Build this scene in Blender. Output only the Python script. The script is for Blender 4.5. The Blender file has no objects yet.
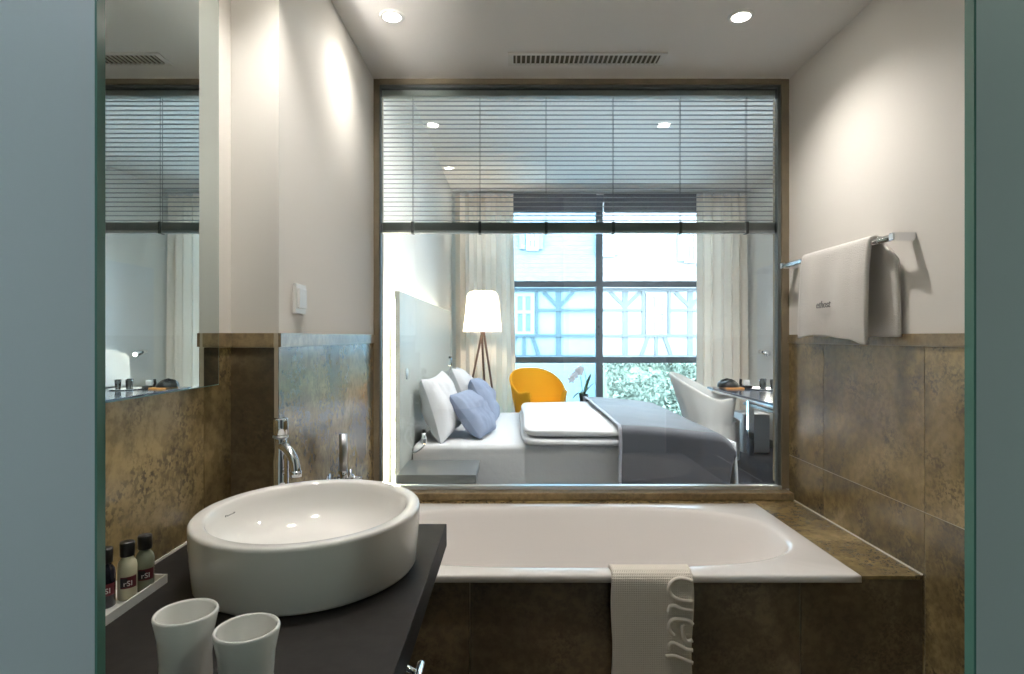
import bpy, math, random
from mathutils import Vector, Matrix, noise
PI = math.pi
random.seed(7)
C = bpy.context.scene.collection
CZ = 1.31                      # eye height above the floor
F = 576.0                      # focal length in pixels of the 1024 wide frame
def WX(px, d): return (px - 513) / F * d
def WZ(py, d): return CZ - (py - 337) / F * d

# ------------------------------------------------------------------ mesh collector
class MB:
    def __init__(s): s.v = []; s.f = []; s.m = []; s.sm = []
    def add(s, vs, fs, mi=0, smooth=False, T=None):
        n = len(s.v)
        for p in vs:
            p = Vector(p)
            s.v.append(T @ p if T else p)
        for f in fs:
            s.f.append([n + i for i in f]); s.m.append(mi); s.sm.append(smooth)
        return s
    def box(s, x0, x1, y0, y1, z0, z1, mi=0, T=None):
        vs = [(x, y, z) for x in (x0, x1) for y in (y0, y1) for z in (z0, z1)]
        fs = [(0,1,3,2), (4,6,7,5), (0,4,5,1), (2,3,7,6), (0,2,6,4), (1,5,7,3)]
        return s.add(vs, fs, mi, False, T)
    def lathe(s, prof, c=(0,0,0), n=48, mi=0, T=None, sx=1, sy=1, smooth=True):
        vs = []; fs = []; k = len(prof)
        for i in range(n):
            a = 2*PI*i/n
            for r, z in prof: vs.append((c[0]+r*math.cos(a)*sx, c[1]+r*math.sin(a)*sy, c[2]+z))
        for i in range(n):
            j = (i+1) % n
            for q in range(k-1):
                fs.append((i*k+q, j*k+q, j*k+q+1, i*k+q+1))
        return s.add(vs, fs, mi, smooth, T)
    def tube(s, pts, r, n=12, mi=0, caps=True, T=None, smooth=True):
        pts = [Vector(p) for p in pts]; m = len(pts)
        rs = r if isinstance(r, (list, tuple)) else [r]*m
        vs = []; fs = []
        up = None
        for i, p in enumerate(pts):
            t = (pts[min(i+1, m-1)] - pts[max(i-1, 0)]).normalized()
            if up is None:
                up = Vector((0,0,1)) if abs(t.z) < .9 else Vector((1,0,0))
            u = (up - t*up.dot(t)).normalized(); up = u
            w = t.cross(u)
            for k in range(n):
                a = 2*PI*k/n
                vs.append(p + (u*math.cos(a) + w*math.sin(a))*rs[i])
        for i in range(m-1):
            for k in range(n):
                k2 = (k+1) % n
                fs.append((i*n+k, i*n+k2, (i+1)*n+k2, (i+1)*n+k))
        if caps:
            fs.append(tuple(range(n-1, -1, -1))); fs.append(tuple((m-1)*n+k for k in range(n)))
        return s.add(vs, fs, mi, smooth, T)
    def cyl(s, a, b, r, n=24, mi=0): return s.tube([a, b], r, n, mi, True, None, True)
    def grid(s, fn, nu, nv, mi=0, cu=False, cv=False, smooth=True, T=None):
        vs = [fn(i/(nu if cu else nu-1), j/(nv if cv else nv-1)) for i in range(nu) for j in range(nv)]
        fs = []
        for i in range(nu if cu else nu-1):
            for j in range(nv if cv else nv-1):
                i2 = (i+1) % nu; j2 = (j+1) % nv
                fs.append((i*nv+j, i2*nv+j, i2*nv+j2, i*nv+j2))
        return s.add(vs, fs, mi, smooth, T)
    def prism(s, poly, fn, t0, t1, mi=0):
        n = len(poly)
        vs = [fn(a, b, t0) for a, b in poly] + [fn(a, b, t1) for a, b in poly]
        fs = [tuple(range(n)), tuple(range(2*n-1, n-1, -1))] + [(i, i+n, (i+1) % n + n, (i+1) % n) for i in range(n)]
        return s.add(vs, fs, mi)

def wloc(o):
    l = Vector((0,0,0))
    while o is not None: l += o.location; o = o.parent
    return l
def build(name, mb, mats, parent=None, bevel=0, solid=0, seg=2, sub=0, recalc=True):
    me = bpy.data.meshes.new(name)
    off = wloc(parent) if parent else Vector((0,0,0))
    me.from_pydata([tuple(p - off) for p in mb.v], [], mb.f)
    if not isinstance(mats, (list, tuple)): mats = [mats]
    for m in mats: me.materials.append(m)
    for p, mi, sm in zip(me.polygons, mb.m, mb.sm):
        p.material_index = mi; p.use_smooth = sm
    if recalc:
        import bmesh
        bm = bmesh.new(); bm.from_mesh(me); bmesh.ops.recalc_face_normals(bm, faces=bm.faces); bm.to_mesh(me); bm.free()
    o = bpy.data.objects.new(name, me); C.objects.link(o)
    if parent: o.parent = parent
    if solid:
        m = o.modifiers.new('solid', 'SOLIDIFY'); m.thickness = solid; m.offset = 0
    if bevel:
        m = o.modifiers.new('bevel', 'BEVEL'); m.width = bevel; m.segments = seg; m.limit_method = 'ANGLE'; m.angle_limit = math.radians(40)
    if sub:
        m = o.modifiers.new('sub', 'SUBSURF'); m.levels = sub; m.render_levels = sub
    return o
def thing(name, label, cat, loc, group=None):
    o = bpy.data.objects.new(name, None); C.objects.link(o); o.location = loc
    o.empty_display_size = .1
    return tag(o, label, cat, group)
def tag(o, label, cat, group=None, kind=None):
    o['label'] = label; o['category'] = cat
    if group: o['group'] = group
    if kind: o['kind'] = kind
    return o
def struct(name, mb, mats, parent=None, label=None, **k):
    o = build(name, mb, mats, parent, **k)
    if parent is None:
        o['kind'] = 'structure'
        if label: o['label'] = label
    return o
def text_mb(txt, size, fn, depth=.0004, shear=0):
    cu = bpy.data.curves.new('t', 'FONT'); cu.body = txt; cu.size = size; cu.extrude = depth; cu.shear = shear; cu.resolution_u = 3
    ob = bpy.data.objects.new('t', cu); C.objects.link(ob)
    bpy.context.view_layer.update()
    me = bpy.data.meshes.new_from_object(ob.evaluated_get(bpy.context.evaluated_depsgraph_get()))
    b = MB(); b.add([fn(v.co.x, v.co.y, v.co.z) for v in me.vertices], [tuple(p.vertices) for p in me.polygons])
    bpy.data.objects.remove(ob); bpy.data.meshes.remove(me); bpy.data.curves.remove(cu)
    return b
def smooth_path(pts, n=6):
    P = [Vector(p) for p in pts]; out = []
    for i in range(len(P)-1):
        p0 = P[max(i-1,0)]; p1 = P[i]; p2 = P[i+1]; p3 = P[min(i+2, len(P)-1)]
        for k in range(n):
            t = k/n
            out.append(.5*((2*p1) + (p2-p0)*t + (2*p0-5*p1+4*p2-p3)*t*t + (3*p1-p0-3*p2+p3)*t**3))
    out.append(P[-1]); return out

# ------------------------------------------------------------------ materials
def mat(name):
    m = bpy.data.materials.new(name); m.use_nodes = True
    nt = m.node_tree; b = nt.nodes['Principled BSDF']
    return m, nt, b
def P(name, col, rough=.5, metal=0, spec=.5, bump=None, coat=0, trans=0, vary=None, sheen=0):
    m, nt, b = mat(name)
    b.inputs['Base Color'].default_value = (*col, 1); b.inputs['Roughness'].default_value = rough
    b.inputs['Metallic'].default_value = metal; b.inputs['Specular IOR Level'].default_value = spec
    b.inputs['Coat Weight'].default_value = coat; b.inputs['Transmission Weight'].default_value = trans
    b.inputs['Sheen Weight'].default_value = sheen
    if bump or vary:
        tc = nt.nodes.new('ShaderNodeTexCoord')
    if vary:
        sc, amt = vary
        n = nt.nodes.new('ShaderNodeTexNoise'); n.inputs['Scale'].default_value = sc; n.inputs['Detail'].default_value = 5
        nt.links.new(tc.outputs['Object'], n.inputs['Vector'])
        r = nt.nodes.new('ShaderNodeValToRGB')
        r.color_ramp.elements[0].position = .3; r.color_ramp.elements[1].position = .7
        r.color_ramp.elements[0].color = (*[c*(1-amt) for c in col], 1); r.color_ramp.elements[1].color = (*[min(1, c*(1+amt)) for c in col], 1)
        nt.links.new(n.outputs['Fac'], r.inputs['Fac']); nt.links.new(r.outputs['Color'], b.inputs['Base Color'])
    if bump:
        sc, st, dist = bump
        n = nt.nodes.new('ShaderNodeTexNoise'); n.inputs['Scale'].default_value = sc; n.inputs['Detail'].default_value = 4
        nt.links.new(tc.outputs['Object'], n.inputs['Vector'])
        bp = nt.nodes.new('ShaderNodeBump'); bp.inputs['Strength'].default_value = st; bp.inputs['Distance'].default_value = dist
        nt.links.new(n.outputs['Fac'], bp.inputs['Height']); nt.links.new(bp.outputs['Normal'], b.inputs['Normal'])
    return m
def emit(name, col, s):
    m = bpy.data.materials.new(name); m.use_nodes = True; nt = m.node_tree; nt.nodes.clear()
    e = nt.nodes.new('ShaderNodeEmission'); e.inputs['Color'].default_value = (*col, 1); e.inputs['Strength'].default_value = s
    o = nt.nodes.new('ShaderNodeOutputMaterial'); nt.links.new(e.outputs[0], o.inputs[0]); return m
def glass(name, tint=(1,1,1), ior=1.45, rough=0, boost=1.0):
    m = bpy.data.materials.new(name); m.use_nodes = True; nt = m.node_tree; nt.nodes.clear()
    t = nt.nodes.new('ShaderNodeBsdfTransparent'); t.inputs[0].default_value = (*tint, 1)
    g = nt.nodes.new('ShaderNodeBsdfGlossy'); g.inputs['Roughness'].default_value = rough
    fr = nt.nodes.new('ShaderNodeFresnel'); fr.inputs[0].default_value = ior
    mu = nt.nodes.new('ShaderNodeMath'); mu.operation = 'MULTIPLY'; mu.inputs[1].default_value = boost; mu.use_clamp = True
    mx = nt.nodes.new('ShaderNodeMixShader'); o = nt.nodes.new('ShaderNodeOutputMaterial')
    nt.links.new(fr.outputs[0], mu.inputs[0]); nt.links.new(mu.outputs[0], mx.inputs[0])
    nt.links.new(t.outputs[0], mx.inputs[1]); nt.links.new(g.outputs[0], mx.inputs[2]); nt.links.new(mx.outputs[0], o.inputs[0])
    return m
def cloth(name, col, trans=.3, bump=(300, .3, .001)):
    m, nt, b = mat(name)
    b.inputs['Base Color'].default_value = (*col, 1); b.inputs['Roughness'].default_value = .9; b.inputs['Specular IOR Level'].default_value = .15
    tc = nt.nodes.new('ShaderNodeTexCoord'); n = nt.nodes.new('ShaderNodeTexNoise'); n.inputs['Scale'].default_value = bump[0]
    nt.links.new(tc.outputs['Object'], n.inputs['Vector'])
    bp = nt.nodes.new('ShaderNodeBump'); bp.inputs['Strength'].default_value = bump[1]; bp.inputs['Distance'].default_value = bump[2]
    nt.links.new(n.outputs['Fac'], bp.inputs['Height']); nt.links.new(bp.outputs['Normal'], b.inputs['Normal'])
    if trans:
        t = nt.nodes.new('ShaderNodeBsdfTranslucent'); t.inputs[0].default_value = (*col, 1)
        mx = nt.nodes.new('ShaderNodeMixShader'); mx.inputs[0].default_value = trans
        nt.links.new(b.outputs[0], mx.inputs[1]); nt.links.new(t.outputs[0], mx.inputs[2])
        nt.links.new(mx.outputs[0], nt.nodes['Material Output'].inputs[0])
    return m
def stone(name, c_dark, c_mid, c_light, c_spot, rough=.28, spots=.5, scale=1.0):
    m, nt, b = mat(name); N = nt.nodes; L = nt.links
    tc = N.new('ShaderNodeTexCoord'); geo = N.new('ShaderNodeNewGeometry')
    off = N.new('ShaderNodeVectorMath'); off.operation = 'SCALE'; off.inputs[0].default_value = (7, 13, 5)
    L.new(geo.outputs['Random Per Island'], off.inputs['Scale'])
    ad = N.new('ShaderNodeVectorMath'); ad.operation = 'ADD'
    L.new(tc.outputs['Object'], ad.inputs[0]); L.new(off.outputs[0], ad.inputs[1])
    def nz(sc, det, ro, dist=0):
        n = N.new('ShaderNodeTexNoise'); n.inputs['Scale'].default_value = sc*scale; n.inputs['Detail'].default_value = det
        n.inputs['Roughness'].default_value = ro; n.inputs['Distortion'].default_value = dist
        L.new(ad.outputs[0], n.inputs['Vector']); return n
    n1 = nz(2.6, 6, .6, .6); n2 = nz(38, 4, .6); n3 = nz(5, 6, .65, .3); n5 = nz(95, 3, .55); n4 = nz(150, 3, .6)
    r1 = N.new('ShaderNodeValToRGB'); e = r1.color_ramp.elements
    e[0].position = .38; e[0].color = (*c_dark, 1); e[1].position = .60; e[1].color = (*c_light, 1)
    k = e.new(.5); k.color = (*c_mid, 1)
    L.new(n1.outputs['Fac'], r1.inputs['Fac'])
    r2 = N.new('ShaderNodeValToRGB'); r2.color_ramp.elements[0].position = .40; r2.color_ramp.elements[0].color = (.55,.55,.55,1)
    r2.color_ramp.elements[1].position = .58; r2.color_ramp.elements[1].color = (1.1,1.1,1.1,1)
    L.new(n2.outputs['Fac'], r2.inputs['Fac'])
    mu = N.new('ShaderNodeMixRGB'); mu.blend_type = 'MULTIPLY'; mu.inputs[0].default_value = .55
    L.new(r1.outputs[0], mu.inputs[1]); L.new(r2.outputs[0], mu.inputs[2])
    # dark spot clusters: coarse patches times fine pits
    r3 = N.new('ShaderNodeValToRGB'); r3.color_ramp.elements[0].position = .46; r3.color_ramp.elements[1].position = .62
    L.new(n3.outputs['Fac'], r3.inputs['Fac'])
    r4 = N.new('ShaderNodeValToRGB'); r4.color_ramp.elements[0].position = .47; r4.color_ramp.elements[1].position = .56
    L.new(n5.outputs['Fac'], r4.inputs['Fac'])
    mm = N.new('ShaderNodeMath'); mm.operation = 'MULTIPLY'; L.new(r3.outputs[0], mm.inputs[0]); L.new(r4.outputs[0], mm.inputs[1])
    m3 = N.new('ShaderNodeMath'); m3.operation = 'MULTIPLY'; m3.inputs[1].default_value = spots; L.new(mm.outputs[0], m3.inputs[0])
    mx = N.new('ShaderNodeMixRGB'); L.new(m3.outputs[0], mx.inputs[0]); L.new(mu.outputs[0], mx.inputs[1]); mx.inputs[2].default_value = (*c_spot, 1)
    L.new(mx.outputs[0], b.inputs['Base Color'])
    b.inputs['Roughness'].default_value = rough; b.inputs['Specular IOR Level'].default_value = .55; b.inputs['Coat Weight'].default_value = .5; b.inputs['Coat Roughness'].default_value = .14
    bp = N.new('ShaderNodeBump'); bp.inputs['Strength'].default_value = .12; bp.inputs['Distance'].default_value = .001
    L.new(n4.outputs['Fac'], bp.inputs['Height']); L.new(bp.outputs['Normal'], b.inputs['Normal'])
    return m

PAINT = P('cream_paint', (.85, .82, .77), .7, bump=(220, .08, .001))
HALLPAINT = P('hall_paint', (.16, .17, .18), .7)
CEIL = P('ceiling_paint', (.88, .86, .83), .75, bump=(200, .05, .001))
BEDPAINT = P('bedroom_paint', (.84, .84, .82), .7, bump=(200, .05, .001))
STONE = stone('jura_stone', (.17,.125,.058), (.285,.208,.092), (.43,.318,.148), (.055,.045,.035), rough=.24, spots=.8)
STONE_SHADED = stone('jura_stone_shaded', (.085,.062,.034), (.13,.095,.05), (.19,.14,.078), (.035,.026,.018), spots=.6)  # darker copy of the same stone; apron shade put into its colour
GROUT = P('grout', (.55, .48, .36), .8)
CAP = stone('stone_cap', (.24,.17,.09), (.32,.24,.13), (.40,.30,.17), (.10,.07,.04), spots=.35)
CERAMIC = P('white_ceramic', (.86, .85, .82), .06, spec=.6, coat=.4)
ENAMEL = P('tub_enamel', (.87, .84, .82), .08, spec=.6, coat=.3)
CHROME = P('chrome', (.85, .87, .9), .07, 1)
DCHROME = P('brushed_metal', (.55, .57, .58), .3, 1)
WENGE = P('wenge', (.009, .0075, .007), .55, spec=.2, bump=(90, .15, .001), vary=(40, .35))
GREYMETAL = P('grey_green_metal', (.36, .41, .40), .4, .1)
DARKMETAL = P('dark_frame_metal', (.13, .15, .155), .4, .4)
ALU = P('aluminium', (.72, .75, .77), .3, .9)
REVEAL = P('reveal_brown', (.20, .165, .11), .55, vary=(8, .2))
WHITEPL = P('white_plastic', (.85, .85, .83), .3)
MIRROR = P('mirror_silver', (.80, .88, .87), .0, 1)
MIREDGE = P('mirror_edge', (.25, .38, .32), .15)
SLAT = P('blind_slat', (.27, .29, .31), .4, .3)
PANE = glass('clear_pane', (.95, .965, .965), 1.5, 0, 1.25)
WPANE = glass('outer_pane', (.97, .99, 1), 1.45)
WPANE_T = glass('outer_pane_double', (.72, .86, .92), 1.45)
def frosted(name, col):
    m, nt, b = mat(name)
    b.inputs['Base Color'].default_value = (*col, 1); b.inputs['Roughness'].default_value = .42; b.inputs['Specular IOR Level'].default_value = .5
    t = nt.nodes.new('ShaderNodeBsdfTranslucent'); t.inputs[0].default_value = (*col, 1)
    mx = nt.nodes.new('ShaderNodeMixShader'); mx.inputs[0].default_value = .15
    nt.links.new(b.outputs[0], mx.inputs[1]); nt.links.new(t.outputs[0], mx.inputs[2]); nt.links.new(mx.outputs[0], nt.nodes['Material Output'].inputs[0])
    return m
FROST = frosted('frosted_glass', (.60, .69, .67))
GEDGE = P('glass_green_edge', (.10, .24, .19), .2)
TERRY = cloth('terry', (.84, .81, .77), .1, (420, .9, .003))
LINEN = cloth('white_linen', (.72, .72, .74), .05, (30, .25, .01))
BLUEPIL = cloth('blue_grey_linen', (.27, .32, .44), .03, (60, .3, .005))
THROW = P('slate_throw', (.050, .054, .074), .55, sheen=.3, bump=(120, .2, .002))
THROWEDGE = P('throw_edging', (.38, .38, .44), .5)
CURT = cloth('curtain_cloth', (.92, .84, .75), .22, (200, .2, .001))
HEADB = P('headboard_lacquer', (.52, .55, .52), .25, spec=.5)
GREYLAC = P('grey_lacquer', (.10, .11, .115), .3)
ORANGE = cloth('orange_cover', (.92, .47, .03), .1, (120, .2, .002))
WCOVER = cloth('white_cover', (.80, .79, .77), .1, (60, .3, .004))
CARPET = P('dark_carpet', (.022, .024, .036), .9, bump=(400, .5, .003), vary=(60, .3))
DESKM = P('desk_top', (.05, .065, .10), .12, spec=.6)
BLACK = P('black_plastic', (.012, .012, .013), .3)
BROWNW = P('dark_brown_wood', (.10, .045, .025), .45)
GREEN = P('leaf_green', (.03, .08, .03), .5)
PETAL = cloth('petal', (.95, .92, .93), .5)
POT = P('pot_black', (.02, .025, .03), .35)
BATHFLOOR = P('bathroom_floor', (.14, .11, .075), .4, vary=(6, .3))

# ------------------------------------------------------------------ geometry constants
XL, XC, XR = -.735, -.61, 1.208       # vanity wall, tub side wall, right wall
YD, YC, YW = .45, 1.50, 2.55          # door line, pier face, interior window wall
ZC = CZ + 1.13                        # bathroom ceiling
BX0, BX1, BY1, BZ = -.80, 3.06, 7.60, CZ + 1.90
CAPZ = CZ + .010

# ------------------------------------------------------------------ bathroom shell
struct('floor', MB().box(-.9, 1.4, YD, YW, -.1, 0), BATHFLOOR)
struct('floor_hall', MB().box(-1.7, 2.0, -2.3, YD, -.1, 0), CARPET)
struct('ceiling', MB().box(-.9, 1.4, YD, YW+.12, ZC, ZC+.08), CEIL)
struct('ceiling_hall', MB().box(-1.7, 2.0, -2.3, YD, ZC, ZC+.08), HALLPAINT)
struct('wall_left', MB().box(-.85, XL-.012, YD, YC+.1, 0, ZC), PAINT)
struct('wall_pier', MB().box(-.85, XC-.012, YC+.012, YW+.12, 0, ZC), PAINT)
struct('wall_right', MB().box(XR+.012, 1.40, YD, YW+.12, 0, ZC), PAINT)
struct('wall_hall_left', MB().box(-1.7, -1.6, -2.3, YD, 0, ZC), HALLPAINT)
struct('wall_hall_right', MB().box(1.9, 2.0, -2.3, YD, 0, ZC), HALLPAINT)
struct('wall_hall_back', MB().box(-1.7, 2.0, -2.4, -2.3, 0, ZC), HALLPAINT)
struct('wall_door_side', MB().box(-1.7, -.75, YD, YD+.06, 0, ZC).box(1.23, 2.0, YD, YD+.06, 0, ZC), PAINT)
# painted skins above the cap (flush with the tiles)
struct('wall_left_plaster', MB().box(XL-.012, XL, YD+.1, YC, CAPZ, ZC), PAINT)
struct('wall_pier_plaster', MB().box(XL, XC-.012, YC, YC+.012, CAPZ, ZC).box(XC-.012, XC, YC, YW-.03, CAPZ, ZC), PAINT)
struct('wall_right_plaster', MB().box(XR, XR+.012, YD+.1, YW-.03, CAPZ, ZC), PAINT)
def tiling(name, fn, u0, u1, z0, z1, ujoints, zjoints, m, g=.0014, cap=.036, capd=.006):
    """fn(u,z,t): point on the wall, t outward."""
    b = MB()
    us = [u0] + [u for u in ujoints if u0 < u < u1] + [u1]; zs = [z0] + [z for z in zjoints if z0 < z < z1] + [z1-cap]
    def bx(a0, a1, c0, c1, t0, t1, mi):
        vs = [fn(a, c, t) for a in (a0, a1) for c in (c0, c1) for t in (t0, t1)]
        b.add(vs, [(0,1,3,2), (4,6,7,5), (0,4,5,1), (2,3,7,6), (0,2,6,4), (1,5,7,3)], mi)
    bx(u0, u1, z0, z1, -.012, -.0015, 1)
    for i in range(len(us)-1):
        for j in range(len(zs)-1):
            bx(us[i]+(g if i else 0), us[i+1]-(g if i < len(us)-2 else 0), zs[j]+(g if j else 0), zs[j+1]-g, -.0016, 0, 0)
    if cap: bx(u0, u1, z1-cap, z1, -.0016, capd, 2)
    return struct(name, b, [m, GROUT, CAP])
zj = CZ - .515
tiling('wall_right_tiles', lambda u, z, t: (XR - t, u, z), YD+.1, YW-.03, 0, CAPZ, [1.14, 1.69, 2.24], [zj-.5, zj], STONE)
tiling('wall_left_tiles', lambda u, z, t: (XL + t, u, z), YD+.1, YC, 0, CAPZ, [.82, 1.37], [.30], STONE)
tiling('wall_pier_tiles', lambda u, z, t: (u, YC - t, z), XL, XC-.012, 0, CAPZ, [], [.30], STONE_SHADED)
tiling('wall_tub_side_tiles', lambda u, z, t: (XC + t, u, z), YC, YW-.03, 0, CAPZ, [1.92, 2.40], [.30], STONE)

# ------------------------------------------------------------------ interior window
yf = YW - .03
b = MB()
b.box(XC-.02, XC+.024, yf, YW+.03, WZ(487, YW), ZC).box(XR-.032, XR+.02, yf, YW+.03, WZ(487, YW), ZC)
b.box(XC+.024, XR-.032, yf, YW+.03, ZC-.022, ZC+.01)
b.box(XC-.02, XC+.010, YW+.03, YW+.12, WZ(487, YW), ZC).box(XR-.004, XR+.02, YW+.03, YW+.12, WZ(487, YW), ZC)
struct('trim_1', b, REVEAL, bevel=.002)
zb = WZ(484, YW); zt = ZC - .022; xl = XC+.024; xr = XR-.032
b = MB()
b.box(xl, xl+.004, yf+.01, YW+.012, zb, zt).box(xr-.012, xr, yf+.01, YW+.012, zb, zt)
b.box(xl, xr, yf+.01, YW+.03, zt-.012, zt)
win = struct('window_1', b, DARKMETAL)
struct('window_sill_rail', MB().box(xl, xr, yf-.004, YW+.004, zb-.016, zb), ALU, win, bevel=.002)
struct('window_pane', MB().box(xl+.003, xr-.011, YW-.006, YW+.002, zb, zt-.01), PANE, win)
# blind in the cavity behind the pane
bl = thing('venetian_blind', 'half-lowered grey venetian blind inside the window between bathroom and bedroom', 'blind', (.3, YW+.03, zt-.06))
yb = YW + .030; bx0 = xl+.003; bx1 = xr-.002
z_hr = WZ(97, yb); z_b0 = WZ(233.5, yb); z_b1 = WZ(222.5, yb)
build('head_rail', MB().box(bx0, bx1, yb-.024, yb+.018, z_hr-.004, zt-.013), P('head_rail_grey', (.66,.72,.68), .5), bl)
b = MB(); z = z_b1 + .010
while z < z_hr - .004:
    sec = [(yb-.0075 + .015*k/4, .0014*(1-((k-2)/2)**2)) for k in range(5)]
    vs = []; 
    for x in (bx0+.003, bx1-.003):
        for (yy, dz) in sec: vs.append((x, yy, z+dz))
        for (yy, dz) in reversed(sec): vs.append((x, yy, z+dz-.0010))
    n = 10
    b.add(vs, [tuple(range(n)), tuple(range(2*n-1, n-1, -1))] + [(i, i+n, (i+1) % n+n, (i+1) % n) for i in range(n)])
    z += .0205
build('slats', b, SLAT, bl)
build('bottom_rail', MB().box(bx0, bx1, yb-.013, yb+.013, z_b0, z_b0+.012), ALU, bl, bevel=.002)
b = MB()
for k in range(11): b.box(bx0+.002, bx1-.002, yb-.013, yb+.013, z_b0+.0125+k*.0032, z_b0+.0125+k*.0032+.0026)
build('stacked_slats', b, GREYMETAL, bl)
for px in (413, 480, 546, 613, 680, 746):
    x = WX(px, yb)
    t = build('ladder_cord', MB().box(x-.0008, x+.0008, yb-.0095, yb-.008, z_b1, z_hr).box(x-.0008, x+.0008, yb+.008, yb+.0095, z_b1, z_hr), DARKMETAL, bl)
    build('cord_clip', MB().box(x-.006, x+.006, yb-.017, yb+.017, z_b0-.003, z_b1+.002), DARKMETAL, t, bevel=.001)

# wall between rooms
struct('wall_back', MB().box(-.85, 1.40, YW, YW+.12, -.1, zb-.05).box(1.40, BX1+.1, YW, YW+.12, -.1, BZ).box(-.85, 1.40, YW, YW+.12, ZC+.08, BZ), BEDPAINT)
# stone sill
ys = 2.470; zs = WZ(493.3, ys)
sill = MB().box(XC, XR, ys, YW+.0, CZ-.701, zs)
struct('trim_2', sill, CAP, bevel=.004)
struct('wall_under_sill', MB().box(XC, XR, ys+.006, YW, 0, CZ-.701), STONE)

# ------------------------------------------------------------------ bath tub and its stone surround
TX0, TX1, TY0, TY1 = -.592, 1.008, 1.665, 2.388; TZ = CZ - .688
sur = thing('tub_surround', 'brown stone-tiled surround boxed around the white bathtub', 'bath surround', (.3, 2.0, 0))
b = MB()
zsf = CZ - .702; ya = 1.697
js = [XC, -.127, .36, .847, XR]
b.box(XC+.002, XR-.002, ya+.004, ya+.016, 0, zsf-.014, 1)
for i in range(4):
    for z0, z1 in ((0, .12), (.122, zsf-.014)):
        b.box(js[i]+.0015, js[i+1]-.0015, ya, ya+.005, z0, z1, 0)
build('apron_tiles', b, [STONE_SHADED, GROUT], sur)
b = MB()
b.box(TX1-.02, XR-.002, ya-.002, ys+.004, zsf-.013, zsf).box(XC+.002, TX1-.02, TY1-.02, ys+.004, zsf-.013, zsf)
build('ledge', b, STONE, sur, bevel=.002)
struct('trim_3', MB().box(XR-.004, XR, ya, ys, zsf, zsf+.004).box(XL, XL+.0035, .56, 1.43, CZ-.465, CZ-.460), P('silicone', (.75,.73,.66), .5))

def tub_ring(a, bb, n_exp, z, cx, cy, N=96, rect=False):
    out = []
    for i in range(N):
        th = 2*PI*(i+.5)/N
        c, s = math.cos(th), math.sin(th)
        # same parameter direction scaled for every ring
        dx, dy = c*.8, s*.36
        if rect: k = 1/max(abs(dx)/a, abs(dy)/bb)
        else: k = (abs(dx/a)**n_exp + abs(dy/bb)**n_exp)**(-1/n_exp)
        out.append((cx+dx*k, cy+dy*k, z))
    if rect:
        for sx_ in (1, -1):
            for sy_ in (1, -1):
                q = min(range(N), key=lambda i: (out[i][0]-cx-sx_*a)**2 + (out[i][1]-cy-sy_*bb)**2)
                out[q] = (cx+sx_*a, cy+sy_*bb, z)
    return out
cx, cy = (TX0+TX1)/2, (TY0+TY1)/2; A, B_ = (TX1-TX0)/2, (TY1-TY0)/2
rings = []
def rectring(a, bb, z): rings.append(tub_ring(a, bb, 2, z, cx, cy, rect=True))
rectring(A-.010, B_-.010, TZ-.024); rectring(A, B_, TZ-.022); rectring(A, B_, TZ-.006); rectring(A-.002, B_-.002, TZ-.002); rectring(A-.008, B_-.008, TZ)
ia, ib = A-.065, B_-.055
rings.append(tub_ring(ia+.012, ib+.012, 2.9, TZ+.001, cx, cy))
rings.append(tub_ring(ia, ib, 2.9, TZ-.001, cx, cy))
for dz, sa, sb in ((.004,.008,.006),(.012,.014,.011),(.03,.024,.018),(.08,.045,.03),(.16,.075,.045),(.25,.11,.06),(.32,.15,.075),(.365,.20,.10),(.39,.27,.14),(.40,.36,.20)):
    rings.append(tub_ring(ia-sa, ib-sb, 2.9, TZ-dz, cx, cy))
N = 96; vs = [p for r in rings for p in r]; fs = []
for r in range(len(rings)-1):
    for i in range(N):
        j = (i+1) % N; fs.append((r*N+i, r*N+j, (r+1)*N+j, (r+1)*N+i))
fs.append(tuple((len(rings)-1)*N+i for i in range(N)))
tub = thing('bathtub', 'long white enamel built-in bathtub below the interior window', 'bathtub', (cx, cy, 0))
b = MB(); b.add(vs, fs, 0, True)
build('tub_shell', b, ENAMEL, tub)
build('drain', MB().lathe([(0,.004),(.03,.004),(.034,0)], (.2, cy, TZ-.40), 24), CHROME, tub)
0 and build('overflow_cap', MB().lathe([(0,.008),(.026,.008),(.03,0)], (0,0,0), 24, T=Matrix.Translation((.3, cy+ib-.052, TZ-.10)) @ Matrix.Rotation(PI/2-.15, 4, 'X')), CHROME, tub)

# wall mounted bath mixer with hand shower
bm = thing('bath_mixer', 'chrome bath mixer with upright hand shower on the side wall by the tub', 'tap', (-.57, 1.93, CZ-.46))
zx = CZ - .485; xm = -.560
build('mixer_body', MB().tube([(XC, 1.90, zx), (xm, 1.90, zx)], .017).tube([(xm, 1.83, zx), (xm, 1.97, zx)], .013).cyl((XC, 1.90, zx), (XC+.006, 1.90, zx), .034), CHROME, bm)
for yy in (1.82, 1.98):
    build('cross_handle', MB().tube([(xm-.02, yy, zx), (xm+.04, yy, zx)], .006).tube([(xm, yy, zx-.03), (xm, yy, zx+.03)], .006).tube([(xm, yy-.012, zx), (xm, yy+.012, zx)], .014), CHROME, bm)
build('shower_holder', MB().tube([(xm, 1.90, zx), (xm, 1.90, zx+.035)], .012).tube([(xm, 1.90, zx+.02), (xm, 1.90, zx+.045)], .016), CHROME, bm)
build('hand_shower', MB().tube([(xm, 1.90, zx+.04), (xm, 1.90, zx+.165)], .0135), DCHROME, bm)
build('spout', MB().tube(smooth_path([(xm, 1.90, zx), (xm+.06, 1.90, zx), (xm+.09, 1.90, zx-.02)]), .010), CHROME, bm)
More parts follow.
